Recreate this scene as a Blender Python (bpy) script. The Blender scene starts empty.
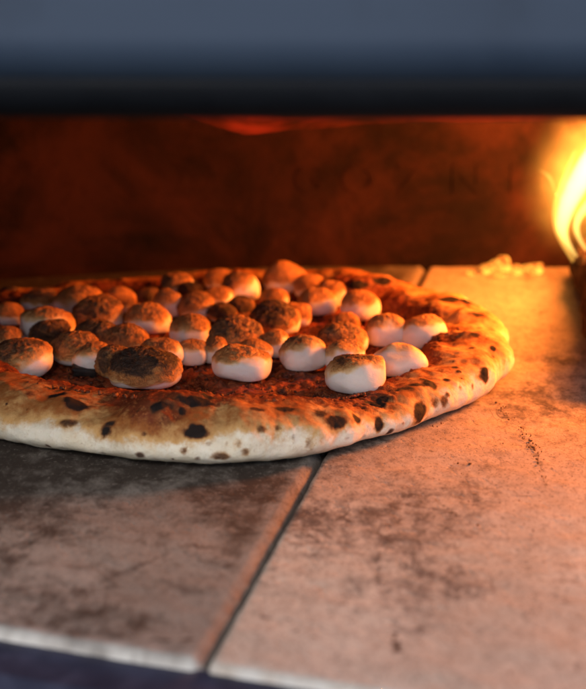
import bpy, bmesh, math, random
import numpy as np
from mathutils import Vector

# ------------------------------------------------------------------ scene, camera, light
S = bpy.context.scene
COL = S.collection
PW, PH, FPX = 586.0, 689.0, 1800.0            # photo size and focal length in its pixels
PITCH, CAMH = math.radians(15.3), 0.27
cd = bpy.data.cameras.new('camera'); cam = bpy.data.objects.new('camera', cd); COL.objects.link(cam)
cam.location = (0, 0, CAMH); cam.rotation_euler = (math.pi/2 - PITCH, 0, 0)
cd.sensor_fit = 'HORIZONTAL'; cd.sensor_width = 36; cd.lens = 36*FPX/PW
cd.clip_start = 0.02; cd.clip_end = 200
cd.dof.use_dof = True; cd.dof.focus_distance = 0.865; cd.dof.aperture_fstop = 10.0
S.camera = cam
SUN_EL, SUN_AZ = math.radians(41), math.radians(192)   # azimuth from +Y clockwise: behind the camera, a little left
w = bpy.data.worlds.new('World'); S.world = w; w.use_nodes = True
nt = w.node_tree; bg = nt.nodes['Background']
sky = nt.nodes.new('ShaderNodeTexSky'); sky.sky_type = 'NISHITA'; sky.sun_disc = False
sky.sun_elevation = SUN_EL; sky.sun_rotation = SUN_AZ
nt.links.new(sky.outputs[0], bg.inputs[0]); bg.inputs[1].default_value = 0.085
sd = bpy.data.lights.new('sun', 'SUN'); sd.energy = 1.45; sd.angle = math.radians(40); sd.color = (1, .94, .86)
sun = bpy.data.objects.new('sun', sd); COL.objects.link(sun)
dirv = Vector((math.sin(SUN_AZ)*math.cos(SUN_EL), math.cos(SUN_AZ)*math.cos(SUN_EL), math.sin(SUN_EL)))
sun.rotation_euler = dirv.to_track_quat('Z', 'Y').to_euler(); sun.location = (0, -1, 2)
S.view_settings.view_transform = 'Standard'; S.view_settings.look = 'None'
S.view_settings.exposure = 0.80; S.view_settings.gamma = 1
S.render.engine = 'CYCLES'
S.cycles.use_denoising = True; S.cycles.max_bounces = 8; S.cycles.sample_clamp_indirect = 6
S.cycles.caustics_reflective = False; S.cycles.caustics_refractive = False

# ------------------------------------------------------------------ helpers
rng = np.random.default_rng(7); random.seed(7)

def at(px, py, z=0.0):
    """point of the plane at height z seen at photo pixel px, py"""
    u = (px - PW/2)/FPX; v = (py - PH/2)/FPX
    d = np.array([u, math.cos(PITCH) - v*math.sin(PITCH), -math.sin(PITCH) - v*math.cos(PITCH)])
    return np.array([0, 0, CAMH]) + d*((z - CAMH)/d[2])

def at_y(px, py, Y):
    """point of the upright plane at distance Y seen at photo pixel px, py"""
    u = (px - PW/2)/FPX; v = (py - PH/2)/FPX
    d = np.array([u, math.cos(PITCH) - v*math.sin(PITCH), -math.sin(PITCH) - v*math.cos(PITCH)])
    return np.array([0, 0, CAMH]) + d*(Y/d[1])

def depth(p): return p[1]*math.cos(PITCH) + (CAMH - p[2])*math.sin(PITCH)

def project(P):
    D = P[:, 1]*math.cos(PITCH) + (CAMH - P[:, 2])*math.sin(PITCH)
    up = P[:, 1]*math.sin(PITCH) + (P[:, 2] - CAMH)*math.cos(PITCH)
    return np.c_[PW/2 + FPX*P[:, 0]/D, PH/2 - FPX*up/D, D]

def _h(i, j, k, s):
    n = (i*73856093) ^ (j*19349663) ^ (k*83492791) ^ (s*2654435761 & 0x7fffffff)
    n = (n ^ (n >> 13)) * 1274126177 & 0x7fffffff
    n = (n ^ (n >> 16)) * 668265263 & 0x7fffffff
    return ((n ^ (n >> 15)) & 0xffff)/32767.5 - 1.0

def vn(P, seed=0):
    P = np.asarray(P, float); I = np.floor(P).astype(np.int64); f = P - I; f = f*f*f*(f*(f*6 - 15) + 10)
    r = 0
    for a in (0, 1):
        wa = f[:, 0] if a else 1 - f[:, 0]
        for b in (0, 1):
            wb = f[:, 1] if b else 1 - f[:, 1]
            for c in (0, 1):
                wc = f[:, 2] if c else 1 - f[:, 2]
                r = r + wa*wb*wc*_h(I[:, 0]+a, I[:, 1]+b, I[:, 2]+c, seed)
    return r

def fbm(P, seed=0, octv=4, gain=.5):
    P = np.asarray(P, float); r = 0; a = 1.0; t = 0
    for o in range(octv):
        r = r + a*vn(P*(2.03**o) + 17.3*o, seed + o); t += a; a *= gain
    return r/t*1.6

def sst(a, b, x):
    t = np.clip((x - a)/(b - a), 0, 1); return t*t*(3 - 2*t)

def tag(o, label=None, cat=None, group=None, kind=None):
    if label: o['label'] = label
    if cat: o['category'] = cat
    if group: o['group'] = group
    if kind: o['kind'] = kind
    return o

def empty(name, loc=(0, 0, 0)):
    o = bpy.data.objects.new(name, None); COL.objects.link(o); o.location = loc
    o.empty_display_size = .02
    return o

def mesh_obj(name, V, F, mat, parent=None, loc=(0, 0, 0), attrs=None, smooth=True):
    me = bpy.data.meshes.new(name); me.from_pydata([tuple(v) for v in np.asarray(V)], [], [tuple(f) for f in F])
    if smooth: me.polygons.foreach_set('use_smooth', [True]*len(me.polygons))
    for k, a in (attrs or {}).items():
        at_ = me.attributes.new(k, 'FLOAT', 'POINT'); at_.data.foreach_set('value', np.asarray(a, np.float32))
    me.materials.append(mat); me.update()
    o = bpy.data.objects.new(name, me); COL.objects.link(o); o.location = loc
    if parent: o.parent = parent
    return o

def grid_faces(nu, nv, wrap_u=False, wrap_v=False):
    i = np.arange(nu if wrap_u else nu-1); j = np.arange(nv if wrap_v else nv-1)
    I, J = np.meshgrid(i, j, indexing='ij'); I = I.ravel(); J = J.ravel()
    I2 = (I+1) % nu; J2 = (J+1) % nv
    return np.c_[I*nv+J, I2*nv+J, I2*nv+J2, I*nv+J2].tolist()

def box_bm(bm, lo, hi, bev=0):
    r = bmesh.ops.create_cube(bm, size=1)
    for v in r['verts']:
        v.co = Vector([(lo[k]+hi[k])/2 + v.co[k]*(hi[k]-lo[k]) for k in range(3)])
    if bev:
        ed = list({e for v in r['verts'] for e in v.link_edges})
        bmesh.ops.bevel(bm, geom=ed, offset=bev, segments=3, affect='EDGES', profile=.6)

def bm_obj(name, bm, mat, parent=None, smooth=False):
    me = bpy.data.meshes.new(name); bm.to_mesh(me); bm.free(); me.materials.append(mat)
    if smooth: me.polygons.foreach_set('use_smooth', [True]*len(me.polygons))
    o = bpy.data.objects.new(name, me); COL.objects.link(o)
    if parent: o.parent = parent
    return o

class NT:
    """small helper for node materials"""
    def __init__(s, name):
        s.m = bpy.data.materials.new(name); s.m.use_nodes = True; s.t = s.m.node_tree
        s.p = s.t.nodes['Principled BSDF']; s.out = s.t.nodes['Material Output']
    def n(s, typ, **kw):
        x = s.t.nodes.new(typ)
        for k, v in kw.items(): setattr(x, k, v)
        return x
    def set(s, sock, v):
        if isinstance(v, bpy.types.NodeSocket): s.t.links.new(v, sock)
        elif isinstance(v, (tuple, list)) and len(v) == 3 and sock.type == 'RGBA': sock.default_value = (*v, 1)
        else: sock.default_value = v
    def coord(s, scale=(1, 1, 1), rot=(0, 0, 0)):
        c = s.n('ShaderNodeTexCoord'); mp = s.n('ShaderNodeMapping')
        mp.inputs['Scale'].default_value = scale; mp.inputs['Rotation'].default_value = rot
        s.t.links.new(c.outputs['Object'], mp.inputs[0]); return mp.outputs[0]
    def noise(s, scale, detail=6, rough=.6, dist=0, vec=None):
        x = s.n('ShaderNodeTexNoise'); x.inputs['Scale'].default_value = scale; x.inputs['Detail'].default_value = detail
        x.inputs['Roughness'].default_value = rough; x.inputs['Distortion'].default_value = dist
        s.set(x.inputs['Vector'], vec if vec is not None else s.coord()); return x.outputs[0]
    def voro(s, scale, feature='F1', vec=None):
        x = s.n('ShaderNodeTexVoronoi'); x.feature = feature; x.inputs['Scale'].default_value = scale
        s.set(x.inputs['Vector'], vec if vec is not None else s.coord()); return x.outputs['Distance']
    def attr(s, name): return s.n('ShaderNodeAttribute', attribute_name=name).outputs['Fac']
    def math(s, op, a, b=0.0, c=None):
        x = s.n('ShaderNodeMath', operation=op); s.set(x.inputs[0], a); s.set(x.inputs[1], b)
        if c is not None: s.set(x.inputs[2], c)
        return x.outputs[0]
    def ramp(s, v, a, b, lo=0.0, hi=1.0):
        x = s.n('ShaderNodeMapRange', interpolation_type='SMOOTHSTEP'); s.set(x.inputs[0], v)
        x.inputs[1].default_value = a; x.inputs[2].default_value = b; x.inputs[3].default_value = lo; x.inputs[4].default_value = hi
        return x.outputs[0]
    def mix(s, f, a, b, mode='MIX'):
        x = s.n('ShaderNodeMix', data_type='RGBA', blend_type=mode); s.set(x.inputs[0], f); s.set(x.inputs[6], a); s.set(x.inputs[7], b)
        return x.outputs[2]
    def bump(s, h, strength=.5, dist=.001, prev=None):
        x = s.n('ShaderNodeBump'); x.inputs['Strength'].default_value = strength; x.inputs['Distance'].default_value = dist
        s.set(x.inputs['Height'], h)
        if prev is not None: s.set(x.inputs['Normal'], prev)
        return x.outputs[0]
    def fin(s, col, rough=.6, nrm=None, spec=.3, **kw):
        s.set(s.p.inputs['Base Color'], col); s.set(s.p.inputs['Roughness'], rough); s.set(s.p.inputs['Specular IOR Level'], spec)
        if nrm is not None: s.set(s.p.inputs['Normal'], nrm)
        for k, v in kw.items(): s.set(s.p.inputs[k.replace('_', ' ')], v)
        return s.m

# ------------------------------------------------------------------ materials
def mat_stone(name, base, base2, sootc, seed):
    m = NT(name); v = m.coord((1, .62, 1), (0, 0, .2)); n1 = m.noise(11+seed, 8, .65, .6, v); n2 = m.noise(46, 8, .7, .8, v)
    n3 = m.noise(420, 4, .7, 0, v); n4 = m.noise(150, 6, .65, .3, v)
    st = m.noise(30, 7, .7, .9, m.coord((.6, 1.3, 1), (0, 0, .25)))
    c = m.mix(m.ramp(n1, .35, .68), base, base2)
    c = m.mix(m.ramp(n4, .35, .7, 0, .45), c, tuple(x*.62 for x in base))
    soot = m.attr('soot')
    k = m.math('ADD', soot, m.math('MULTIPLY', m.math('SUBTRACT', n2, .5), 1.9))
    k = m.math('ADD', k, m.math('MULTIPLY', m.math('SUBTRACT', n4, .5), 1.2))
    k = m.math('ADD', k, m.math('MULTIPLY', m.math('SUBTRACT', n1, .5), 1.1))
    k = m.math('ADD', k, m.math('MULTIPLY', m.math('SUBTRACT', st, .5), 1.0))
    c = m.mix(m.ramp(k, .15, 1.0, 0, .93), c, sootc)
    c = m.mix(m.ramp(m.math('ADD', m.attr('mark'), m.math('MULTIPLY', m.math('SUBTRACT', n4, .5), .9)), .3, .8, 0, .9), c, (.03, .022, .02))
    rg = m.math('ABSOLUTE', m.math('SUBTRACT', m.noise(17+seed, 3, .5, 1.6, v), .5))
    rgm = m.math('MULTIPLY', m.ramp(rg, .0, .012, 1, 0), m.ramp(m.noise(23, 3, .6, 0, v), .5, .66))
    c = m.mix(m.math('MULTIPLY', rgm, .75), c, (.05, .036, .032))
    n5 = m.noise(900, 3, .7, 0, v)
    c = m.mix(m.ramp(n5, .54, .68, 0, .7), c, (.07, .045, .036))
    c = m.mix(m.ramp(n3, .54, .72, 0, .5), c, (.05, .035, .03))
    c = m.mix(m.ramp(n3, .45, .3, 0, .5), c, tuple(min(1, x*1.5) for x in base))
    c = m.mix(m.math('MULTIPLY', m.attr('edge'), m.ramp(n2, .32, .55, .35, 1)), c, (.52, .50, .47))
    pits = m.ramp(m.noise(260, 3, .6, 0, v), .3, .42)
    b = m.bump(m.math('ADD', m.math('MULTIPLY', n4, .6), m.math('ADD', m.math('MULTIPLY', n3, .35), m.math('MULTIPLY', pits, .5))), .55, .0008)
    return m.fin(c, m.ramp(n2, .3, .7, .78, .95), b, .15)

M_stoneL = mat_stone('sooty_stone', (.185, .162, .142), (.27, .24, .215), (.040, .030, .024), 0)
M_stoneR = mat_stone('pale_stone', (.36, .30, .25), (.46, .39, .33), (.075, .06, .054), 3)

def mat_crust():
    m = NT('baked_crust'); n1 = m.noise(60, 7, .65, .5); n2 = m.noise(260, 6, .7); n3 = m.noise(900, 4, .7)
    br = m.math('ADD', m.attr('brown'), m.math('MULTIPLY', m.math('SUBTRACT', n1, .5), .75))
    br = m.math('ADD', br, m.math('MULTIPLY', m.math('SUBTRACT', n2, .5), .85))
    c = m.mix(m.ramp(br, .12, .62), m.mix(m.ramp(n1, .38, .62), (.88, .82, .70), (.78, .69, .54)), (.62, .36, .14))
    c = m.mix(m.ramp(br, .55, 1.1), c, (.32, .105, .026))
    c = m.mix(m.ramp(n3, .56, .72, 0, .4), c, (.35, .22, .11))
    rd = m.math('ADD', m.attr('red'), m.math('MULTIPLY', m.math('SUBTRACT', n2, .5), 1.9))
    rd = m.math('ADD', rd, m.math('MULTIPLY', m.math('SUBTRACT', n3, .5), 1.0))
    c = m.mix(m.ramp(rd, .25, .95, 0, .92), c, (.15, .028, .011))
    c = m.mix(m.math('MULTIPLY', m.ramp(m.attr('red'), .3, .8), m.ramp(m.noise(520, 4, .7), .55, .68, 0, .75)), c, (.50, .19, .06))
    c = m.mix(m.math('MULTIPLY', m.ramp(m.attr('red'), .4, .9), m.ramp(m.noise(210, 4, .7), .57, .68, 0, .8)), c, (.03, .010, .007))
    ch = m.math('ADD', m.attr('char'), m.math('MULTIPLY', m.math('SUBTRACT', n2, .5), .7))
    c = m.mix(m.ramp(ch, .10, .6, 0, .85), c, (.15, .05, .018))
    c = m.mix(m.ramp(ch, .38, .82, 0, .97), c, (.014, .011, .011))
    h = m.math('ADD', m.math('MULTIPLY', n2, .6), m.math('MULTIPLY', n3, .4))
    return m.fin(c, m.ramp(ch, .3, .8, .7, .85), m.bump(h, .75, .0011), .2, Subsurface_Weight=.12, Subsurface_Radius=(.003, .0018, .0009), Subsurface_Scale=1.0)
M_crust = mat_crust()

def mat_topping():
    m = NT('cocoa_crumble'); n1 = m.noise(90, 7, .7, .4); n2 = m.noise(420, 5, .7)
    c = m.mix(m.ramp(n1, .4, .62), (.055, .013, .007), (.36, .075, .024))
    c = m.mix(m.ramp(n2, .52, .68, 0, .8), c, (.48, .17, .055))
    return m.fin(c, m.ramp(n1, .3, .7, .22, .6), m.bump(m.math('ADD', n1, n2), .8, .0012), .4)
M_top = mat_topping()

def mat_mallow():
    m = NT('toasted_marshmallow'); oi = m.n('ShaderNodeObjectInfo').outputs['Random']
    off = m.n('ShaderNodeCombineXYZ'); m.set(off.inputs[0], m.math('MULTIPLY', oi, 3.0))
    va = m.n('ShaderNodeVectorMath', operation='ADD'); m.set(va.inputs[0], m.coord()); m.set(va.inputs[1], off.outputs[0]); v = va.outputs[0]
    n1 = m.noise(150, 6, .65, .8, v); n2 = m.noise(520, 5, .7, .5, v); n3 = m.noise(1500, 3, .6, 0, v)
    wr = m.math('MULTIPLY', m.math('ABSOLUTE', m.math('SUBTRACT', m.noise(210, 4, .55, 1.2, v), .5)), 1.6)
    t = m.math('ADD', m.attr('toast'), m.math('MULTIPLY', m.math('SUBTRACT', n1, .5), .45))
    k = m.math('ADD', m.attr('char'), m.math('MULTIPLY', m.math('SUBTRACT', n1, .5), 1.7))
    k = m.math('ADD', k, m.math('MULTIPLY', m.math('SUBTRACT', n2, .5), .7))
    t = m.math('ADD', t, m.math('MULTIPLY', m.math('SUBTRACT', m.noise(60, 3, .5, .5, v), .5), .30))
    c = m.mix(m.ramp(t, .02, .30), (.87, .80, .74), (.80, .58, .33))
    c = m.mix(m.ramp(t, .22, .5), c, (.66, .38, .15))
    c = m.mix(m.ramp(t, .38, .85), c, (.56, .25, .08))
    c = m.mix(m.ramp(k, .34, .85, 0, .92), c, (.105, .055, .035))
    c = m.mix(m.ramp(k, .75, 1.15, 0, .85), c, (.022, .017, .016))
    crack = m.math('MULTIPLY', m.ramp(wr, .0, .05, 1, 0), m.ramp(t, .35, .7))
    c = m.mix(m.math('MULTIPLY', crack, .55), c, (.05, .02, .01))
    h = m.math('ADD', m.math('MULTIPLY', n2, .7), m.math('ADD', m.math('MULTIPLY', n3, .15), m.math('MULTIPLY', m.ramp(wr, 0, .22), .5)))
    nst = m.n('ShaderNodeBump'); nst.inputs['Distance'].default_value = .0026
    m.set(nst.inputs['Strength'], m.ramp(t, .2, .7, .12, .75)); m.set(nst.inputs['Height'], h)
    return m.fin(c, m.ramp(t, .2, .7, .5, .55), nst.outputs[0], .35, Subsurface_Weight=.35, Subsurface_Radius=(.004, .0028, .002), Subsurface_Scale=1.0)
M_mallow = mat_mallow()

def simple(name, a, b, scale, rough=(.4, .7), spec=.4, metal=0., bumpd=.0004, bstr=.3):
    m = NT(name); n1 = m.noise(scale, 7, .65, .5); n2 = m.noise(scale*9, 4, .6)
    c = m.mix(m.ramp(n1, .35, .68), a, b); c = m.mix(m.ramp(n2, .5, .75, 0, .3), c, tuple(x*.6 for x in a))
    return m.fin(c, m.ramp(n1, .3, .7, *rough), m.bump(n2, bstr, bumpd), spec, Metallic=metal)
M_hood = simple('blue_grey_enamel', (.013, .025, .050), (.029, .047, .082), 3, (.5, .65), .3, 0., .0002, .15)
M_ledge = simple('dark_navy_steel', (.018, .019, .036), (.034, .036, .066), 30, (.35, .6), .4)
M_rimd = simple('shade_black_enamel', (.004, .0052, .0078), (.006, .0075, .011), 20, (.6, .75), .1, 0., .0002, .15)  # near-black: the shade under the hood's rounded lip put into the colour
M_wall = simple('sooty_oven_wall', (.007, .0045, .004), (.034, .0125, .0092), 11, (.75, .95), .04, 0., .0014, .7)
M_log = simple('charred_wood', (.014, .010, .008), (.085, .042, .025), 60, (.7, .95), .2, 0., .003, .9)
M_chip = simple('burnt_biscuit', (.010, .008, .008), (.035, .02, .015), 200, (.4, .7), .4)
M_crumb = simple('burnt_crumbs', (.08, .03, .014), (.20, .07, .03), 300, (.5, .8), .3)
M_cocoa = simple('cocoa_crumbs', (.05, .012, .005), (.30, .08, .028), 160, (.4, .7), .4, 0., .001, .6)

def mat_vol(name, col, strength, noise=None):
    m = NT(name); t = m.t; t.nodes.remove(m.p)
    e = m.n('ShaderNodeEmission'); e.inputs[0].default_value = (*col, 1)
    if noise:
        sc, lo, hi, vec = noise
        n = m.noise(1.0, 4, .6, 1.2, m.coord(vec)); m.set(e.inputs[1], m.math('MULTIPLY', m.ramp(n, lo, hi), strength))
    else: e.inputs[1].default_value = strength
    t.links.new(e.outputs[0], m.out.inputs['Volume']); return m.m
M_core = mat_vol('white_hot_flame', (1, .56, .12), 300)
M_rim = mat_vol('yellow_flame', (1, .50, .08), 190)
M_glow = mat_vol('orange_flame', (1, .30, .03), 14)
M_red = mat_vol('red_flame_glow', (1, .035, .006), 13, (1, .3, .7, (14, 14, 30)))

def mat_ember():
    m = NT('glowing_ember'); n = m.noise(75, 5, .65, .6)
    c = m.mix(m.ramp(n, .35, .62), (.85, .12, .012), (1, .46, .05))
    m.set(m.p.inputs['Emission Color'], c); m.set(m.p.inputs['Emission Strength'], m.ramp(n, .34, .7, .12, 1.5))
    return m.fin((.10, .06, .04), .8, m.bump(n, .6, .003), .2)
M_ember = mat_ember()

# ------------------------------------------------------------------ the oven
oven = empty('pizza_oven', (0.12, .58, 0))
tag(oven, 'blue grey domed pizza oven with sooty glowing inside seen through its wide low mouth', 'oven')
def under(o): o.parent = oven; o.matrix_parent_inverse = oven.matrix_basis.inverted() if False else o.matrix_parent_inverse; o.location = -oven.location; return o

DC, DA, DB, DE = np.array([.12, .80]), .55, .387, 2.5
def plan(t, k=1.0):
    c, s = np.cos(t), np.sin(t)
    return np.c_[DC[0] + k*DA*np.sign(c)*np.abs(c)**(2/DE), DC[1] + k*DB*np.sign(s)*np.abs(s)**(2/DE)]
# dome: wall and ceiling in one shell, the mouth left open
NTH = 160; lv = [(-.02, 1), (0, 1), (.03, 1), (.06, 1), (.09, 1), (.12, .995), (.15, .98), (.18, .95), (.21, .87), (.235, .72), (.25, .5), (.258, .25), (.26, .02)]
th = np.linspace(0, 2*np.pi, NTH, endpoint=False)
V = []
for z, k in lv:
    p = plan(th, k); p[:, 1] = np.maximum(p[:, 1], .605); V.append(np.c_[p, np.full(NTH, z)])
V = np.concatenate(V); Fs = []
for i in range(len(lv)-1):
    for j in range(NTH):
        a = [i*NTH+j, i*NTH+(j+1) % NTH, (i+1)*NTH+(j+1) % NTH, (i+1)*NTH+j]
        if all(V[q][1] < .6051 for q in a) and lv[i][0] < .2 and all(abs(V[q][0]-.12) < .40 for q in a): continue
        Fs.append(a)
dome = under(mesh_obj('dome', V, Fs, M_wall, oven))
so = dome.modifiers.new('thickness', 'SOLIDIFY'); so.thickness = .03; so.offset = 1
# raised letters on the back wall
def letters(txt, xs, ytop, ybot, name, parent):
    vs, fs = [], []
    for ch, px in zip(txt, xs):
        cu = bpy.data.curves.new('letter', 'FONT'); cu.body = ch; cu.align_x = 'CENTER'; cu.extrude = .05; cu.bevel_depth = .012; cu.size = 1
        o = bpy.data.objects.new('letter', cu); COL.objects.link(o)
        dg = bpy.context.evaluated_depsgraph_get(); me = bpy.data.meshes.new_from_object(o.evaluated_get(dg))
        co = np.array([v.co for v in me.vertices])
        X = at_y(px, 178, 1.19)[0]; dx = np.sign(X-DC[0])*np.abs(X-DC[0])
        Yw = DC[1] + DB*(1 - (abs(dx)/DA)**DE)**(1/DE)
        eps = .01; Y2 = DC[1] + DB*(1 - (abs(X+eps-DC[0])/DA)**DE)**(1/DE); ang = math.atan2(Y2-Yw, eps)
        zb = at_y(px, ybot, Yw)[2]; ht = at_y(px, ytop, Yw)[2] - zb; sc = ht/.70
        lx, ly, lz = co[:, 0]*sc*1.05, co[:, 1]*sc, co[:, 2]*.011
        wx = X + lx*math.cos(ang) + lz*math.sin(ang); wy = Yw + lx*math.sin(ang) - lz*math.cos(ang)
        b = len(vs); vs += np.c_[wx, wy, zb + ly].tolist(); fs += [[b+q for q in p.vertices] for p in me.polygons]
        bpy.data.objects.remove(o); bpy.data.curves.remove(cu); bpy.data.meshes.remove(me)
    return mesh_obj(name, vs, fs, M_wall, parent, smooth=False)
lt = letters('GOZNEY', [309, 358, 410, 466, 518, 570], 164, 193, 'raised_lettering', dome)
# hood: rounded lower lip swept along the mouth
def sweep(prof, xs, bow, name, mat):
    P = np.array(prof); n = len(P); V = []
    for x in xs:
        V.append(np.c_[np.full(n, x), P[:, 0] + bow(x), P[:, 1]])
    F = grid_faces(len(xs), n, False, True)
    F += [list(range(n)), list(range((len(xs)-1)*n, len(xs)*n))[::-1]]
    return under(mesh_obj(name, np.concatenate(V), F, mat, oven))
bow = lambda x: .10*(x-.12)**2 - .012
sweep([(.604, .45), (.589, .33), (.5765, .24), (.5735, .215), (.5725, .2022), (.62, .2022), (.632, .24), (.64, .33), (.645, .45)], np.linspace(-.42, .66, 60), bow, 'hood', M_hood)
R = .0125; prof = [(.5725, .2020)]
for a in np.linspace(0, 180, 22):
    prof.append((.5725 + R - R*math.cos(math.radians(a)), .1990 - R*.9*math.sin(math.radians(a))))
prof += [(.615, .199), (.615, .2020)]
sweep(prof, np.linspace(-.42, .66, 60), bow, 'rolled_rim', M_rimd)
for sx in (-1, 1):
    bm = bmesh.new(); xc = .12 + sx*.46
    box_bm(bm, (xc-.07, .575, -.12), (xc+.07, .64, .199), .012); under(bm_obj('jamb', bm, M_hood, oven))

# seam frame of the two stones: eu across, ev into the oven
E0 = np.array([-.0310, .5687]); ev = np.array([.1932, .9812]); eu = np.array([.9812, -.1932])
def front(u): u = np.asarray(u); return np.where(u > .15, -.02325 + 0*u, np.where(u > 0, -.155*u, -.1285*u + .392*u*u))
# dark steel ledge under the stone edge
nu = 80; us = np.linspace(-.46, .62, nu); pr = [(.003, -.0225), (.003, -.0034), (-.004, -.0034), (-.022, -.0045), (-.028, -.008), (-.030, -.018), (-.030, -.09), (-.02, -.10), (.003, -.10)]
V = []
for u in us:
    f0 = float(front(u))
    V += [[*(E0 + eu*u + ev*(f0 + dv)), z] for dv, z in pr]
F = grid_faces(nu, len(pr), False, True); F += [list(range(len(pr))), list(range((nu-1)*len(pr), nu*len(pr)))[::-1]]
under(mesh_obj('front_ledge', V, F, M_ledge, oven, smooth=False))
bm = bmesh.new(); box_bm(bm, (-.42, .66, -.10), (.66, 1.22, -.023)); under(bm_obj('oven_base', bm, M_ledge, oven))

# ------------------------------------------------------------------ baking stones
def line_d(P, a, b):
    a = np.array(a); b = np.array(b); d = b-a; t = np.clip(((P-a) @ d)/(d @ d), 0, 1); return np.hypot(*(P - (a + t[:, None]*d)).T)
def stone(u0, u1, cham0, cham1, mat, label, ztop, sootf, marks):
    cf, st = .004, .0021
    us = np.unique(np.r_[u0, u0+cham0*.5, np.arange(u0+cham0, u1-cham1, st), u1-cham1, u1-cham1*.5, u1]); vl = np.r_[0, cf*.35, cf, np.arange(cf+st, .68, st)]
    U, Vv = np.meshgrid(us, vl, indexing='ij'); n, k = U.shape; U = U.ravel(); Vv = Vv.ravel()
    xy = E0 + U[:, None]*eu + (Vv + front(U))[:, None]*ev
    P3 = np.c_[xy, np.zeros(len(xy))]
    dl = np.clip((U-u0)/cham0, 0, 1); dr = np.clip((u1-U)/cham1, 0, 1); df = np.clip(Vv/cf, 0, 1)
    chip = fbm(P3*130, 3, 3)
    z = ztop - .0055*(1-dl)**1.3*(cham0 > .002) - .0028*(1-dl)*(cham0 <= .002) - .0045*(1-dr)**1.2 - .0042*(1-df)**1.5
    z += .00035*fbm(P3*60, 5, 4)
    rough_e = (1-np.minimum(np.minimum(dl, dr), df)); z += rough_e*.0009*chip
    near = np.exp(-Vv/.006)*.7; z -= near*np.clip(chip, 0, 1)*.0012
    soot = sootf(xy, U, Vv)
    mark = np.zeros(len(xy))
    for mk in marks:
        pts = [at(*q)[:2] for q in mk[0]]; wd = mk[1]; s_ = mk[2]
        for a, b in zip(pts[:-1], pts[1:]):
            d = line_d(xy, a, b) + .6*wd*fbm(P3*220, 9, 3); mark = np.maximum(mark, s_*sst(wd, wd*.25, d))
    edge = np.maximum(np.exp(-(Vv/.0055)**2)*(.75+.5*chip), .0)  # pale front edge: chips, plus the sky-lit whiteness put into the colour
    edge = np.clip(edge, 0, 1)*.9
    # side skirt down to the base
    V = np.c_[xy, z]; F = grid_faces(n, k)
    ring = [i*k for i in range(n)] + [(n-1)*k+j for j in range(1, k)] + [i*k+k-1 for i in range(n-2, -1, -1)] + [j for j in range(k-2, 0, -1)]
    b = len(V); V = np.r_[V, np.c_[V[ring][:, :2], np.full(len(ring), -.0225)]]
    L = len(ring); F += [[ring[i], b+i, b+(i+1) % L, ring[(i+1) % L]] for i in range(L)]; F.append([b+i for i in range(L)])
    ex = lambda a: np.r_[a, a[ring]]
    o = mesh_obj('baking_stone', V, F, mat, None, attrs=dict(soot=ex(soot), mark=ex(mark), edge=ex(edge)))
    bmv = bmesh.new(); bmv.from_mesh(o.data); bmesh.ops.recalc_face_normals(bmv, faces=bmv.faces); bmv.to_mesh(o.data); bmv.free()
    return tag(o, label, 'baking stone', 'baking stones of the oven floor')
PC = np.array([-.0511, .9437]); PR = .1608
def sootL(xy, U, V):
    P3 = np.c_[xy, np.zeros(len(xy))]; r = np.hypot(*(xy-PC).T)
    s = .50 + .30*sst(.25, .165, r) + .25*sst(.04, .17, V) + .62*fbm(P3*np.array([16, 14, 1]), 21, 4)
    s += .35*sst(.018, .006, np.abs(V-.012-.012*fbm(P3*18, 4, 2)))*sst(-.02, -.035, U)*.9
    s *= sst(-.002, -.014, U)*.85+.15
    return s
def sootR(xy, U, V):
    P3 = np.c_[xy, np.zeros(len(xy))]
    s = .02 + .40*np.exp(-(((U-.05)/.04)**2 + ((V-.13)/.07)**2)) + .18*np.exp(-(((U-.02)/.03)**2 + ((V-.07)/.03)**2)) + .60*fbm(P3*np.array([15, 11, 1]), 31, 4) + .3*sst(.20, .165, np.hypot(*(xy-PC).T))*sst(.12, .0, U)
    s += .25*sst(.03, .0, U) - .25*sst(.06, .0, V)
    return s
GAP = .0016
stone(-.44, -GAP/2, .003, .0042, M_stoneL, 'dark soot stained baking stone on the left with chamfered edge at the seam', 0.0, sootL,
      [([(120, 575), (185, 545), (215, 548)], .004, .55), ([(10, 560), (80, 590)], .004, .4), ([(150, 640), (190, 640)], .0022, .9), ([(60, 520), (140, 505)], .005, .4), ([(20, 640), (140, 655)], .0016, .5)])
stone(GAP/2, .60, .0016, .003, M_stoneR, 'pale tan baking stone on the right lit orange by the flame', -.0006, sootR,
      [([(394, 630), (398, 650)], .0022, 1.0), ([(262, 615), (288, 618)], .0016, .8), ([(380, 520), (378, 580), (395, 625)], .0018, .55), ([(430, 495), (460, 515)], .0016, .7), ([(415, 510), (455, 532)], .0016, .5), ([(365, 480), (395, 482)], .0012, .6),
       ([(330, 560), (300, 575)], .003, .4), ([(385, 600), (430, 597)], .001, .4), ([(496, 400), (509, 420)], .0022, .5), ([(520, 428), (536, 455), (546, 484)], .0024, .55), ([(470, 545), (540, 560)], .004, .3), ([(340, 500), (330, 540)], .003, .3)])

# ------------------------------------------------------------------ pizza
pizza = empty('marshmallow_pizza', (PC[0], PC[1], .0))
tag(pizza, 'round pizza with puffy leopard charred crust and red brown cocoa crumble on baking stones', 'pizza')
def child(o): o.location = (-PC[0], -PC[1], 0); o.parent = pizza; return o

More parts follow.
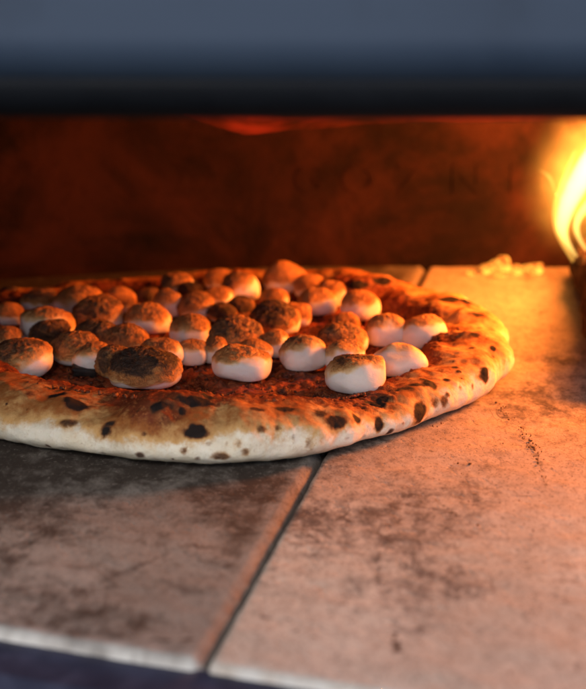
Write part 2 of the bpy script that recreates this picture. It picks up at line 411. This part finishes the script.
edge_px = [(0, 443), (40, 449), (100, 456), (160, 464), (220, 467), (280, 462), (330, 452), (380, 437), (420, 423), (450, 414), (472, 403), (495, 382)]
ep = np.array([at(*q)[:2] for q in edge_px]) - PC; eth = np.arctan2(ep[:, 1], ep[:, 0]); er = np.hypot(*ep.T)
NT_, NP_ = 1100, 130
th = np.linspace(-np.pi, np.pi, NT_, endpoint=False)
o_ = np.argsort(eth); eth, er = eth[o_], er[o_]
xk = np.r_[-np.pi, eth, .15, .6, 1.2, 2.0, 2.7, np.pi]; yk = np.r_[.163, er, .164, .160, .158, .157, .160, .163]
Rth = np.interp(th, xk, yk)
ker = np.exp(-(np.arange(-30, 31)/14.)**2); ker /= ker.sum()
Rth = np.convolve(np.r_[Rth[-30:], Rth, Rth[:30]], ker, 'valid')
# fine bumps of the outline
cth = np.c_[np.cos(th), np.sin(th), np.zeros(NT_)]
Rth = Rth + .0012*fbm(cth*9, 2, 3)
wid = .0235 + .0028*fbm(cth*2.7, 12, 3)           # half width of the rim
hgt = .0130 + .0020*fbm(cth*3.1, 13, 3)           # half height
Rth = Rth + .0062 + .0062*np.exp(-((th+1.5)/.55)**2); wid = wid + .0028
wid *= 1 - .36*np.exp(-((th+.76)/.42)**2)
hgt *= 1 - .38*np.exp(-((th+.78)/.42)**2)
wid += -.003*np.exp(-((th-.1)/.4)**2)
bk = np.exp(-((th-1.9)/.75)**2); wid *= 1-.25*bk; hgt *= 1-.40*bk
ph = np.linspace(0, 2*np.pi, NP_, endpoint=False)
TH, PHI = np.meshgrid(th, ph, indexing='ij')
c, s = np.cos(PHI), np.sin(PHI)
ex_ = .85
rad = Rth[:, None] - wid[:, None] + wid[:, None]*np.sign(c)*np.abs(c)**ex_
zz = hgt[:, None]*(np.sign(s)*np.abs(s)**ex_)
zz = np.where(zz < 0, zz*.80, zz*1.12) + hgt[:, None]*.80 + .0004
P = np.c_[(PC[0] + rad*np.cos(TH)).ravel(), (PC[1] + rad*np.sin(TH)).ravel(), zz.ravel()]
nx = np.c_[(c*np.cos(TH)).ravel(), (c*np.sin(TH)).ravel(), s.ravel()]
upw = sst(-.5, .3, s.ravel())
d = .0026*fbm(P*34, 41, 3) + .0011*fbm(P*95, 42, 3) + .0003*fbm(P*400, 43, 3)
bub = np.zeros(len(P))
P = P + nx*(d*(.4 + .6*upw))[:, None]
# bubbles that rise from the rim (photo pixel, radius m, height m)
PJ = project(P)
def find(px, py, zmin=.004):
    q = (PJ[:, 0]-px)**2 + (PJ[:, 1]-py)**2; cand = np.where((q < 12) & (P[:, 2] > zmin))[0]
    if len(cand) == 0: cand = np.array([np.argmin(q)])
    return P[cand[np.argmin(PJ[cand, 2])]].copy()
BUB = [(72, 400, .012, .0022), (170, 402, .014, .0028), (193, 427, .008, .0014), (345, 415, .010, .0020), (422, 411, .007, .0012), (410, 383, .013, .0024), (454, 297, .015, .004), (476, 335, .014, .0028), (485, 365, .010, .002), (355, 283, .008, .004), (383, 280, .008, .004), (30, 400, .018, .002), (250, 410, .016, .0018), (120, 420, .014, .0018)]
for px, py, r_, h_ in BUB:
    q = find(px, py); dd = np.linalg.norm(P-q, axis=1); P = P + nx*(h_*np.exp(-(dd/r_)**2)*.9)[:, None]
P[:, 2] = np.maximum(P[:, 2], .0003)
PJ = project(P)
nz = nx[:, 2]; lat = c.ravel()
thf = TH.ravel(); rightness = np.exp(-((thf+.15)/.75)**2)
outer = np.clip(lat, -1, 1)
elev = PHI.ravel()  # 0 outer side, pi/2 top, pi inner
e = np.where(elev > 1.5*np.pi, elev-2*np.pi, elev)
nb = fbm(P*30, 51, 4); nb2 = fbm(P*90, 52, 3)
brown = sst(-.05, .95, e + .40*nb)*(.98-.25*rightness) + .06*rightness + .18*nb2*sst(.0, .5, e)
red = sst(1.3, 2.05, e + .5*nb - .3*rightness)*1.0
fr = np.exp(-((thf+1.25)/.75)**2)
red = red + fr*.95*sst(.75, 1.45, e + .6*nb)
char = np.zeros(len(P)); dist_n = fbm(P*150, 61, 3); dn2 = fbm(P*75, 62, 2)
# burnt spots: photo pixel, half sizes in px, strength, kind
SPOT = [(78, 403, 10, 6, 1.1, 'c'), (56, 392, 7, 4, .95, 'c'), (67, 398, 5, 4, .8, 'c'), (67, 420, 11, 5, .62, 'c'), (70, 406, 24, 16, .5, 'b'), (102, 430, 6, 5, .85, 'c'), (109, 421, 9, 3, .7, 'c'), (104, 426, 14, 9, .4, 'b'),
        (162, 403, 11, 6, 1.1, 'c'), (193, 399, 16, 5, 1.1, 'c'), (182, 410, 4, 5, .9, 'c'), (193, 428, 9, 6, 1.15, 'c'), (192, 427, 17, 12, .6, 'b'), (175, 408, 32, 14, .5, 'b'), (211, 396, 8, 3, .85, 'c'), (172, 420, 8, 5, .4, 'c'),
        (182, 452, 4, 3, .5, 'c'), (222, 459, 9, 4, .55, 'c'), (246, 455, 4, 4, .5, 'c'), (237, 441, 5, 4, .42, 'c'), (264, 427, 5, 3, .5, 'c'), (281, 427, 4, 3, .45, 'c'), (228, 447, 3, 3, .35, 'c'), (206, 445, 3, 2, .3, 'c'),
        (285, 406, 10, 5, .85, 'c'), (260, 407, 8, 3, .65, 'c'), (249, 393, 8, 3, .6, 'c'), (320, 410, 9, 4, .7, 'c'), (300, 399, 7, 3, .6, 'c'), (341, 419, 10, 6, 1.05, 'c'), (341, 418, 18, 11, .5, 'b'), (358, 416, 6, 5, 1.0, 'c'), (374, 402, 8, 5, 1.05, 'c'), (380, 396, 5, 3, .9, 'c'), (366, 408, 4, 3, .7, 'c'),
        (381, 425, 4, 7, .95, 'c'), (422, 411, 5, 8, 1.1, 'c'), (422, 410, 11, 13, .45, 'b'), (400, 386, 13, 5, .75, 'c'), (414, 382, 9, 4, .7, 'c'), (430, 380, 6, 5, 1.0, 'c'), (424, 376, 5, 3, .7, 'c'), (311, 444, 5, 7, .42, 'c'), (297, 436, 4, 4, .38, 'c'), (392, 409, 3, 3, .5, 'c'), (350, 440, 3, 2, .3, 'c'), (405, 425, 2, 2, .5, 'c'),
        (454, 296, 19, 6, 1.3, 'c'), (470, 299, 8, 4, .9, 'c'), (478, 311, 9, 4, .7, 'c'), (472, 332, 7, 5, .7, 'c'), (466, 325, 14, 8, .5, 'b'), (495, 346, 4, 4, 1.0, 'c'), (496, 354, 4, 4, 1.0, 'c'), (486, 369, 6, 6, 1.1, 'c'), (484, 366, 10, 9, .45, 'b'), (463, 375, 5, 4, .9, 'c'), (459, 369, 3, 2, .7, 'c'),
        (447, 377, 5, 3, .8, 'c'), (456, 364, 4, 3, .7, 'c'), (447, 401, 4, 4, .5, 'c'), (438, 403, 4, 4, .42, 'c'), (463, 386, 4, 3, .6, 'c'), (487, 335, 3, 3, .6, 'c'), (480, 325, 3, 2, .6, 'c'), (470, 345, 4, 3, .5, 'c'), (450, 392, 3, 2, .5, 'c'), (475, 388, 3, 3, .5, 'c'), (355, 281, 11, 4, 1.0, 'c'), (383, 278, 9, 3, 1.0, 'c'), (415, 272, 10, 3, .6, 'c'),
        (430, 395, 22, 9, .35, 'b'), (7, 401, 2, 2, .8, 'c'), (25, 408, 2, 2, .5, 'c'), (40, 390, 20, 7, .4, 'b'), (130, 395, 26, 8, .35, 'b'), (480, 350, 16, 14, .25, 'b')]
dn3 = fbm(P*330, 63, 3)
for px, py, rx, ry, st_, kd in SPOT:
    q = find(px, py); D_ = depth(q); big = 1.0; ax = rx*big*D_/FPX; ay = ry*big*D_/FPX*1.25
    dd = np.sqrt(((P[:, 0]-q[0])/ax)**2 + ((P[:, 1]-q[1])**2 + (P[:, 2]-q[2])**2)/ay**2)
    g = st_*1.12*sst(1.75, .30, dd + .34*dist_n + .50*dn2 + .20*dn3)
    if kd == 'c':
        char = np.maximum(char, g)
        brown = np.maximum(brown, st_*.85*sst(2.0, .5, dd + .4*dist_n + .2*dn2))
        P = P - nx*(np.where(dd < 1, .0004, 0)*fbm(P*300, 77, 2))[:, None]
    else: brown = np.maximum(brown, brown*.5 + g)
rs = np.random.default_rng(5)
for _ in range(150):    # scattered freckles all round
    i = rs.integers(len(P))
    if nx[i, 2] < -.45: continue
    dd = np.linalg.norm(P-P[i], axis=1)/(rs.uniform(.0007, .0030)); char = np.maximum(char, rs.uniform(.25, .7)*sst(1.3, .3, dd + .3*dist_n))
rz_ = sst(.45, .9, red + .3*nb); P = P + nx*(rz_*(.0007*np.abs(fbm(P*230, 81, 3)) + .0005*fbm(P*520, 82, 2)))[:, None]
child(mesh_obj('crust', P, grid_faces(NT_, NP_, True, True), M_crust, attrs=dict(brown=brown, red=red, char=char)))

# crumble covered middle
ZT = .0115
nr, na = 150, 420
rr = np.linspace(.0005, 1, nr); aa = np.linspace(-np.pi, np.pi, na, endpoint=False)
RR, AA = np.meshgrid(rr, aa, indexing='ij'); Rin = np.interp(aa, th, Rth - wid*1.35, period=2*np.pi)
P2 = np.c_[(PC[0] + RR*Rin*np.cos(AA)).ravel(), (PC[1] + RR*Rin*np.sin(AA)).ravel(), np.zeros(nr*na)]
z = ZT + .0016*fbm(P2*60, 71, 3) + .0019*np.abs(fbm(P2*190, 72, 3)) + .0006*fbm(P2*600, 73, 2) + .003*sst(.86, 1.0, RR.ravel())
V = np.c_[P2[:, :2], z]; F = grid_faces(nr, na, False, True); F.append(list(range(na))[::-1])
child(mesh_obj('cocoa_topping', V, F, M_top))

# ------------------------------------------------------------------ marshmallows
# photo box x0, x1, y0, y1, toast, char, lean of the toasted side (x, y), label
ML = [
 (-12, 54, 339, 371, .55, .75, (-.5, -.1), 'large marshmallow at the left front rim, charred on its left, white on its lower right'),
 (-12, 24, 326, 348, .6, .55, (-.3, 0), 'marshmallow half hidden behind the large one at the left front rim, brown topped'),
 (20, 72, 305, 340, .5, .5, (.1, .4), 'white sided marshmallow with an arched brown crown behind a small dark capped one'),
 (30, 70, 319, 345, .9, .85, (0, -.5), 'dark capped marshmallow leaning on the front of the arched white one'),
 (-8, 23, 303, 327, .7, .3, (.2, 0), 'orange marshmallow cut by the left picture edge, behind the front row'),
 (0, 19, 286, 303, 1.0, 1.1, (0, -.3), 'blackened marshmallow farthest left by the back rim'),
 (22, 57, 289, 309, .7, .7, (0, .2), 'blurred brown marshmallow right of the blackened one at the back left'),
 (57, 104, 285, 315, .6, .55, (-.2, .3), 'pale sided marshmallow with orange crown, third from the left in the back row'),
 (73, 123, 297, 328, .75, .7, (-.3, -.1), 'wide marshmallow with dark crown in front of an orange one at the back left'),
 (104, 136, 286, 315, .85, .3, (.3, 0), 'orange toasted marshmallow touching the wide dark crowned one from behind'),
 (51, 98, 331, 361, .8, .6, (0, -.1), 'orange and brown marshmallow right of the dark capped leaning one'),
 (71, 113, 343, 372, .45, .55, (0, .3), 'bright white fronted marshmallow with tan crown beside the burnt biscuit piece'),
 (76, 121, 320, 345, .95, .75, (0, -.3), 'brown mound of a marshmallow behind the white fronted one'),
 (107, 150, 325, 351, .8, .6, (-.1, 0), 'tan and brown marshmallow directly behind the large grey capped front one'),
 (139, 181, 337, 371, .5, .55, (-.3, .1), 'marshmallow with brown left top and creamy right side behind the grey capped front one'),
 (97, 133, 347, 382, .9, .75, (-.2, -.4), 'brown marshmallow pressed against the left of the large grey capped front one'),
 (112, 179, 349, 384, .75, 1.0, (-.15, -.25), 'largest front marshmallow with a wrinkled grey charred cap and cream base'),
 (127, 170, 303, 332, .6, .45, (-.1, .1), 'tan topped pale marshmallow alone in the middle left'),
 (134, 162, 288, 309, 1.0, .8, (0, -.3), 'dark brown marshmallow behind the tan topped one in the middle left'),
 (154, 183, 290, 320, .55, .6, (-.3, .2), 'pinkish white marshmallow with brown top left of an orange sided one'),
 (160, 195, 272, 293, .7, .6, (-.4, 0), 'tilted tan marshmallow with dark left end at the middle of the back row'),
 (178, 213, 293, 320, .75, .6, (-.4, 0), 'marshmallow orange on its right and brown on its left, middle of the pizza'),
 (178, 205, 283, 300, 1.0, .9, (0, -.2), 'small dark marshmallow below the tilted tan one in the back row'),
 (200, 233, 286, 307, .65, .5, (-.4, .1), 'orange marshmallow with brown upper left between two dark ones'),
 (205, 235, 269, 288, .8, .5, (0, .1), 'small orange brown marshmallow at the back edge left of the bulky orange one'),
 (223, 260, 273, 305, .6, .65, (-.6, .1), 'bulky smooth orange marshmallow with dark left face toward the back'),
 (209, 235, 303, 320, 1.1, .95, (0, -.3), 'small dark marshmallow left of a dark red one in the middle'),
 (228, 254, 296, 319, 1.0, .8, (.2, -.3), 'dark red marshmallow below the bulky orange one'),
 (170, 210, 316, 346, .5, .5, (-.05, .2), 'marshmallow with reddish brown cap and white lower left, centre of the pizza'),
 (211, 263, 318, 350, .8, .75, (-.1, -.1), 'broad brown capped marshmallow behind the front white one'),
 (177, 208, 339, 368, .4, .15, (.1, .3), 'small smooth pale orange marshmallow right of the creamy sided one'),
 (201, 229, 338, 368, .55, .5, (-.2, .2), 'narrow white marshmallow with tan cap left of the front white one'),
 (213, 268, 344, 382, .5, .5, (0, .35), 'big front marshmallow, white below and crackled tan on top, centre front'),
 (236, 270, 338, 364, .5, .45, (0, .2), 'tan topped marshmallow peeping over the right of the big centre front one'),
 (261, 290, 331, 360, .6, .3, (-.5, .2), 'smooth yellow orange marshmallow with a dark left tip'),
 (281, 326, 337, 374, .35, .6, (-.25, .5), 'white bellied marshmallow with a ragged brown cap, front right of centre'),
 (254, 298, 302, 338, .95, .9, (-.3, -.2), 'large dark crusted marshmallow joined to an orange one in the middle'),
 (284, 311, 302, 330, .7, .2, (.2, 0), 'orange marshmallow joined to the right of the large dark crusted one'),
 (262, 288, 288, 310, .7, .3, (-.2, 0), 'small orange marshmallow behind the large dark crusted one'),
 (265, 305, 262, 297, .7, .2, (-.1, 0), 'tallest orange marshmallow standing highest in the back row'),
 (295, 328, 274, 298, .6, .3, (-.3, 0), 'orange marshmallow right of the tallest one in the back row'),
 (299, 335, 288, 318, .55, .3, (-.4, .1), 'glowing yellow orange marshmallow with a peaked top toward the back right'),
 (317, 349, 281, 309, .6, .35, (-.4, .1), 'orange marshmallow right of the peaked glowing one'),
 (342, 380, 292, 323, .5, .25, (-.2, .2), 'smooth orange marshmallow standing apart at the back right'),
 (367, 407, 315, 349, .4, .3, (-.2, .4), 'tan topped marshmallow stuck to the left of the round golden one'),
 (401, 446, 315, 351, .35, .2, (-.2, .5), 'round golden marshmallow farthest right by the rim'),
 (376, 426, 343, 379, .02, .0, (0, .5), 'palest cream marshmallow, barely toasted, just below the stuck pair at the right'),
 (329, 385, 353, 397, .4, .65, (-.15, .45), 'white marshmallow with dark tan cap nearest the front rim on the right'),
 (326, 366, 341, 376, .4, .5, (-.2, .4), 'white sided marshmallow with tan cap just behind the nearest one on the right'),
 (318, 365, 323, 349, .75, .65, (-.2, -.1), 'brown capped marshmallow behind the two white sided ones on the right'),
 (332, 360, 313, 332, .8, .4, (0, 0), 'orange brown marshmallow top just behind the brown capped right one'),
 (317, 344, 334, 360, .4, .15, (0, .2), 'yellow orange marshmallow squeezed between two white bellied ones on the right'),
]
NU, NV = 84, 56
uu = np.linspace(0, 2*np.pi, NU, endpoint=False); vv = np.linspace(-np.pi/2, np.pi/2, NV)
UU, VV = np.meshgrid(uu, vv, indexing='ij')
SP = math.sin(PITCH+.02); CP = math.cos(PITCH+.02)
for i, (x0, x1, y0, y1, toast, charr, lean, label) in enumerate(ML):
    cx, cy, wpx, hpx = (x0+x1)/2, (y0+y1)/2, (x1-x0)*1.05, y1-y0
    zc = .02
    for _ in range(4):
        p = at(cx, cy, zc); D_ = depth(p); rx = wpx/2*D_/FPX; hh = hpx/2*D_/FPX
        rz = math.sqrt(max(hh*hh - (rx*.9*SP)**2, 1e-8))/CP; rz = min(max(rz, (.56 if wpx > 68 else .66 if y1 > 366 else .74)*rx), .98*rx)
        hh = math.sqrt((rx*.9*SP)**2 + (rz*CP)**2); cy = y0 + hh*FPX/D_
        zc = ZT + rz*.90
    ry = rx*.92
    c1 = np.cos(VV); s1 = np.sin(VV); e1 = .93
    X = np.sign(np.cos(UU))*np.abs(np.cos(UU))**.95*np.abs(c1)**e1; Y = np.sign(np.sin(UU))*np.abs(np.sin(UU))**.95*np.abs(c1)**e1; Z = np.sign(s1)*np.abs(s1)**e1
    N = np.c_[X.ravel(), Y.ravel(), Z.ravel()]; nn = N/np.maximum(np.linalg.norm(N, axis=1), 1e-6)[:, None]
    off = np.array([i*3.7, i*1.3, 0.])
    r = 1 + .085*fbm(nn*1.15+off, 100+i, 1) + .014*fbm(nn*3.0+off, 200+i, 2)
    if 'palest cream' in label or 'crackled' in label or 'peaked' in label:
        k_ = 0.10
        for bx in (-.35, .35): r += k_*np.exp(-((nn[:, 0]-bx)**2 + (nn[:, 1]+.1)**2)/.05)*sst(.2, .7, nn[:, 2])
        r -= .06*sst(.3, .8, nn[:, 2])
    # toasted side faces up and by the lean
    L = np.array([lean[0], lean[1]*1.0, 1.0]); L /= np.linalg.norm(L)
    up = nn @ L + .22*fbm(nn*2.2+off, 300+i, 3)
    t0 = .50 - .78*toast
    tv = sst(t0-.25, t0+.52, up)*(.35 + .75*min(1, toast+.15))
    cv = charr*sst(t0+.18, t0+.62, up)*1.0
    hard = sst(.25, .7, tv)
    r += hard*(.055*np.abs(fbm(nn*4.5+off, 400+i, 3)) + .030*fbm(nn*10+off, 500+i, 3))*(.5 + .7*charr)
    tier = .035*sst(.12, .32, tv)*charr; r += tier     # the crisp cap swells out over the soft side
    co = N*r[:, None]*np.array([rx, ry, rz])
    co[:, :2] *= (1 + .05*sst(.35, -.7, nn[:, 2]))[:, None]
    co[:, 2] = np.where(co[:, 2] < -.62*rz, -.62*rz + (co[:, 2]+.62*rz)*.35, co[:, 2])
    a = rs.uniform(-.3, .3); ca, sa = math.cos(a), math.sin(a)
    o = mesh_obj('marshmallow', co, grid_faces(NU, NV, True, False), M_mallow, loc=tuple(p), attrs=dict(toast=tv, char=cv))
    o.location = (p[0], p[1], zc)
    tag(o, label, 'marshmallow', 'marshmallows on the pizza')

# burnt biscuit piece in front of the white fronted marshmallow
bm = bmesh.new(); q = at(84.5, 371, .014); box_bm(bm, (-.0062, -.004, -.0022), (.0062, .004, .0024), .0012)
bmesh.ops.subdivide_edges(bm, edges=bm.edges[:], cuts=2, use_grid_fill=True)
for v in bm.verts:
    nzv = fbm(np.array([v.co])*500, 5, 3)[0]; v.co += v.co.normalized()*nzv*.0006
o = bm_obj('biscuit_piece', bm, M_chip, None, True); o.location = q; o.rotation_euler = (.1, .12, .15)
tag(o, 'small black burnt biscuit piece lying at the front rim of the pizza', 'biscuit')

# crumbs: loose lumps grouped into one mesh
def crumbs(name, pts, mat, seed):
    r = np.random.default_rng(seed); ico = bmesh.new(); bmesh.ops.create_icosphere(ico, subdivisions=2, radius=1)
    bv = np.array([v.co for v in ico.verts]); bf = [[v.index for v in f.verts] for f in ico.faces]; ico.free()
    V, F = [], []
    for k, (p, s) in enumerate(pts):
        sc = s*r.uniform(.6, 1.2, 3); rr_ = 1 + .6*fbm(bv*1.6 + k*5.1, seed, 2)
        b = len(V)*len(bv); V.append(bv*rr_[:, None]*sc + np.array(p)); F += [[b+q for q in f] for f in bf]
    return mesh_obj(name, np.concatenate(V), F, mat)
pts = []
for _ in range(2600):
    if rs.random() < .55:
        t = rs.normal(-1.15, .62); rad_ = np.interp(t, th, Rth) - rs.uniform(.026, .052); zb = .0145 + .004*rs.random()
        k = np.interp(t, th, Rth-2*wid); zb = .0125 + .013*np.clip((rad_-k-.004)/.022, 0, 1)
    else:
        t = rs.uniform(-np.pi, np.pi); rad_ = .118*math.sqrt(rs.random()); zb = ZT + .0012
    pts.append(((PC[0]+rad_*math.cos(t), PC[1]+rad_*math.sin(t), zb), min(abs(rs.normal(.0005, .0003)) + .00025, .0011)))
o = child(crumbs('cocoa_crumbs', pts, M_cocoa, 3)); o['kind'] = 'stuff'
pts = []
for a, b, n, sp in (((497, 402), (508, 418), 26, 3.5), ((520, 428), (535, 452), 46, 3.5), ((535, 452), (545, 482), 20, 3), ((430, 430), (560, 520), 22, 40)):
    for _ in range(n):
        t = rs.random(); q = at(a[0]+(b[0]-a[0])*t + rs.normal(0, sp), a[1]+(b[1]-a[1])*t + rs.normal(0, sp*.6)); pts.append(((q[0], q[1], .0002), abs(rs.normal(.0001, .00018)) + .00013))
o = crumbs('burnt_crumbs', pts, M_crumb, 8); tag(o, 'trail of tiny burnt crumbs on the pale stone right of the pizza', 'crumbs', kind='stuff')

# ------------------------------------------------------------------ fire
def tube(path, radii, name, mat, parent=None, nseg=28, flat=1.0, lump=0, seed=0, loc=(0, 0, 0), sub=10, lscale=60):
    path = np.array(path, float); radii = np.array(radii, float); n = len(path)
    ti = np.linspace(0, n-1, (n-1)*sub+1); 
    def cr(A):
        out = []
        for t in ti:
            i = min(int(t), n-2); f = t-i; p0, p1, p2, p3 = A[max(i-1, 0)], A[i], A[i+1], A[min(i+2, n-1)]
            out.append(.5*((2*p1) + (-p0+p2)*f + (2*p0-5*p1+4*p2-p3)*f*f + (-p0+3*p1-3*p2+p3)*f**3))
        return np.array(out)
    C_ = cr(path); Rr = np.maximum(cr(radii[:, None])[:, 0], 1e-5); T = np.gradient(C_, axis=0); T /= np.linalg.norm(T, axis=1)[:, None]
    V = []; a = np.linspace(0, 2*np.pi, nseg, endpoint=False)
    for p, t, r in zip(C_, T, Rr):
        x = np.cross(t, (0, 1, .05)); x /= np.linalg.norm(x); y = np.cross(x, t)
        V.append(p + np.outer(np.cos(a), x)*r + np.outer(np.sin(a), y)*r*flat)
    V = np.concatenate(V)
    if lump:
        ctr = np.repeat(C_, nseg, 0); V = ctr + (V-ctr)*(1 + lump*fbm(V*lscale, seed, 4) + .5*lump*fbm(V*lscale*3.3, seed+9, 3))[:, None]
    F = grid_faces(len(C_), nseg, False, True); F += [list(range(nseg))[::-1], list(range((len(C_)-1)*nseg, len(C_)*nseg))]
    return mesh_obj(name, V-np.array(loc), F, mat, parent)
# charred log along the right wall of the picture
lg0, lg1 = np.array([.1985, 1.150, .0175]), np.array([.178, .895, .0195])
log = empty('firewood_log', tuple((lg0+lg1)/2)); tag(log, 'charred burning log lying on the stone at the right, under the flame', 'firewood')
lp = [lg0 + (lg1-lg0)*t for t in np.linspace(0, 1, 7)]
tube(lp, [.014, .017, .018, .019, .020, .020, .017], 'charred_bark', M_log, log, 48, 1, .20, 5, log.location, 24, 55)
tube([lg0 + np.array([.01, -.10, .012]), lg0 + np.array([.03, -.09, .032]), lg0 + np.array([.05, -.085, .048])], [.010, .009, .005], 'branch_stub', M_log, log, 24, 1, .22, 15, log.location)

YF = 1.10
fl = empty('flame', tuple(at_y(610, 250, YF))); tag(fl, 'bright yellow white flame curling up from the log at the right edge', 'flame')
def fp(*q, y=YF): return [at_y(a, b, y+dy) for a, b, dy in q]
L0 = fl.location
k = YF/FPX
tube(fp((580, 262, 0), (566, 240, 0), (563, 222, 0), (572, 195, .005), (590, 165, .01), (620, 125, .015), (665, 80, .02)), np.array([1, 3.6, 6.8, 10, 12.5, 13, 3])*k, 'flame_tongue', M_core, fl, 24, .9, .08, 3, L0, 10, 40)
tube(fp((596, 262, -.01), (580, 240, -.01), (577, 222, -.01), (590, 203, -.01), (620, 180, 0), (670, 140, 0)), np.array([.9, 2.3, 3.8, 5, 9, 3])*k, 'flame_tongue', M_core, fl, 24, .9, .08, 4, L0, 10, 40)
tube(fp((640, 270, 0), (630, 230, 0), (640, 190, 0), (660, 150, 0), (700, 90, 0)), np.array([6, 20, 24, 18, 3])*k, 'flame_tongue', M_core, fl, 24, .9, .1, 5, L0, 10, 40)
tube(fp((588, 284, -.005), (574, 262, -.005), (562, 242, -.005), (556, 226, -.005), (556, 205, 0), (566, 178, 0), (575, 150, 0)), np.array([.6, 2, 2.6, 3, 3, 4, 1])*k, 'flame_edge', M_rim, fl, 16, .9, .05, 6, L0)
tube(fp((540, 170, 0), (550, 178, 0), (556, 195, 0)), np.array([.6, 2, .6])*k, 'flame_edge', M_rim, fl, 12, .9, 0, 6, L0)
def mat_halo():
    m = NT('flame_halo'); t = m.t; t.nodes.remove(m.p); e = m.n('ShaderNodeEmission'); e.inputs[0].default_value = (1, .33, .035, 1)
    c = m.n('ShaderNodeTexCoord'); ln = m.n('ShaderNodeVectorMath', operation='LENGTH'); t.links.new(c.outputs['Object'], ln.inputs[0])
    f = m.ramp(ln.outputs['Value'], 0.1, 1.0, 1, 0); f = m.math('POWER', f, 1.6)
    n = m.noise(2.2, 4, .6, 1.5); f = m.math('MULTIPLY', f, m.ramp(n, .3, .7, .25, 1.5))
    m.set(e.inputs[1], m.math('MULTIPLY', f, 75.0)); t.links.new(e.outputs[0], m.out.inputs['Volume']); return m.m
M_halo = mat_halo()
bm = bmesh.new(); bmesh.ops.create_icosphere(bm, subdivisions=4, radius=1); g = bm_obj('flame_glow', bm, M_halo, fl, True)
g.location = Vector(at_y(596, 168, YF+.01)) - L0; g.scale = (.050, .036, .068); g.rotation_euler = (0, .45, 0)
# unseen flame tongue added nearer the mouth to carry the second lamp
YN = .97
tube(fp((800, 360, 0), (780, 270, 0), (785, 190, 0), (810, 120, 0), (840, 40, 0), y=YN), np.array([6, 18, 22, 16, 3])*YN/FPX, 'flame_tongue', M_core, fl, 24, .9, .1, 11, L0, 10, 40)
# red lick of fire, drawn out rightwards to paint the glow under the vault
lk = empty('fire_lick_glow', tuple(at_y(245, 120, 1.0))); tag(lk, 'thin red lick of fire drawn out as a painted glow under the hood at the back', 'flame')
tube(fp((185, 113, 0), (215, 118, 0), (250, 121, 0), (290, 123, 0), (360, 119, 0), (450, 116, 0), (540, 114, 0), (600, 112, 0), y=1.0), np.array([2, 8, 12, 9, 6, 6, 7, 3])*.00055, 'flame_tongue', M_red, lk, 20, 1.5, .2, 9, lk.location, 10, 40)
for (px, py, Y, en) in ((660, 140, YF, 2.7), (810, 130, .97, 6.5)):  # second lamp added out of view to warm the near side of the pizza
    ld = bpy.data.lights.new('flame_and_fill_light', 'POINT'); ld.energy = en; ld.color = (1, .225, .028); ld.shadow_soft_size = .04
    lo = bpy.data.objects.new('flame_and_fill_light', ld); COL.objects.link(lo); lo.parent = fl; lo.location = Vector(at_y(px, py, Y)) - L0
# glowing embers at the foot of the back wall
EM = [(487, 268, 15, 10, 'flat glowing ember at the left end of the ember row'), (503, 265, 24, 15, 'largest yellow glowing ember in the middle of the ember row'), (517, 269, 13, 9, 'small ember against the right of the largest one'),
      (534, 268, 22, 12, 'broad dim ember nearest to the log'), (497, 274, 13, 6, 'low orange ember in front of the largest one'), (470, 272, 10, 5, 'small dull ember lying apart on the left')]
for i, (px, py, wx, hy, lab) in enumerate(EM):
    g = at(px, py+hy*.45, 0); D_ = depth(g); rx, rz = wx/2*D_/FPX, hy/2*D_/FPX
    bm = bmesh.new(); bmesh.ops.create_icosphere(bm, subdivisions=4, radius=1); co = np.array([v.co for v in bm.verts])
    r = 1 + .25*fbm(co*1.1 + i*9, 600+i, 1) + .08*fbm(co*4 + i, 620, 2)
    for v, q in zip(bm.verts, co*r[:, None]): v.co = (q[0]*rx, q[1]*rx*.8, q[2]*rz)
    o = bm_obj('ember', bm, M_ember, None, True); o.location = (g[0], g[1], rz*.8); tag(o, lab, 'ember', 'embers at the back wall')
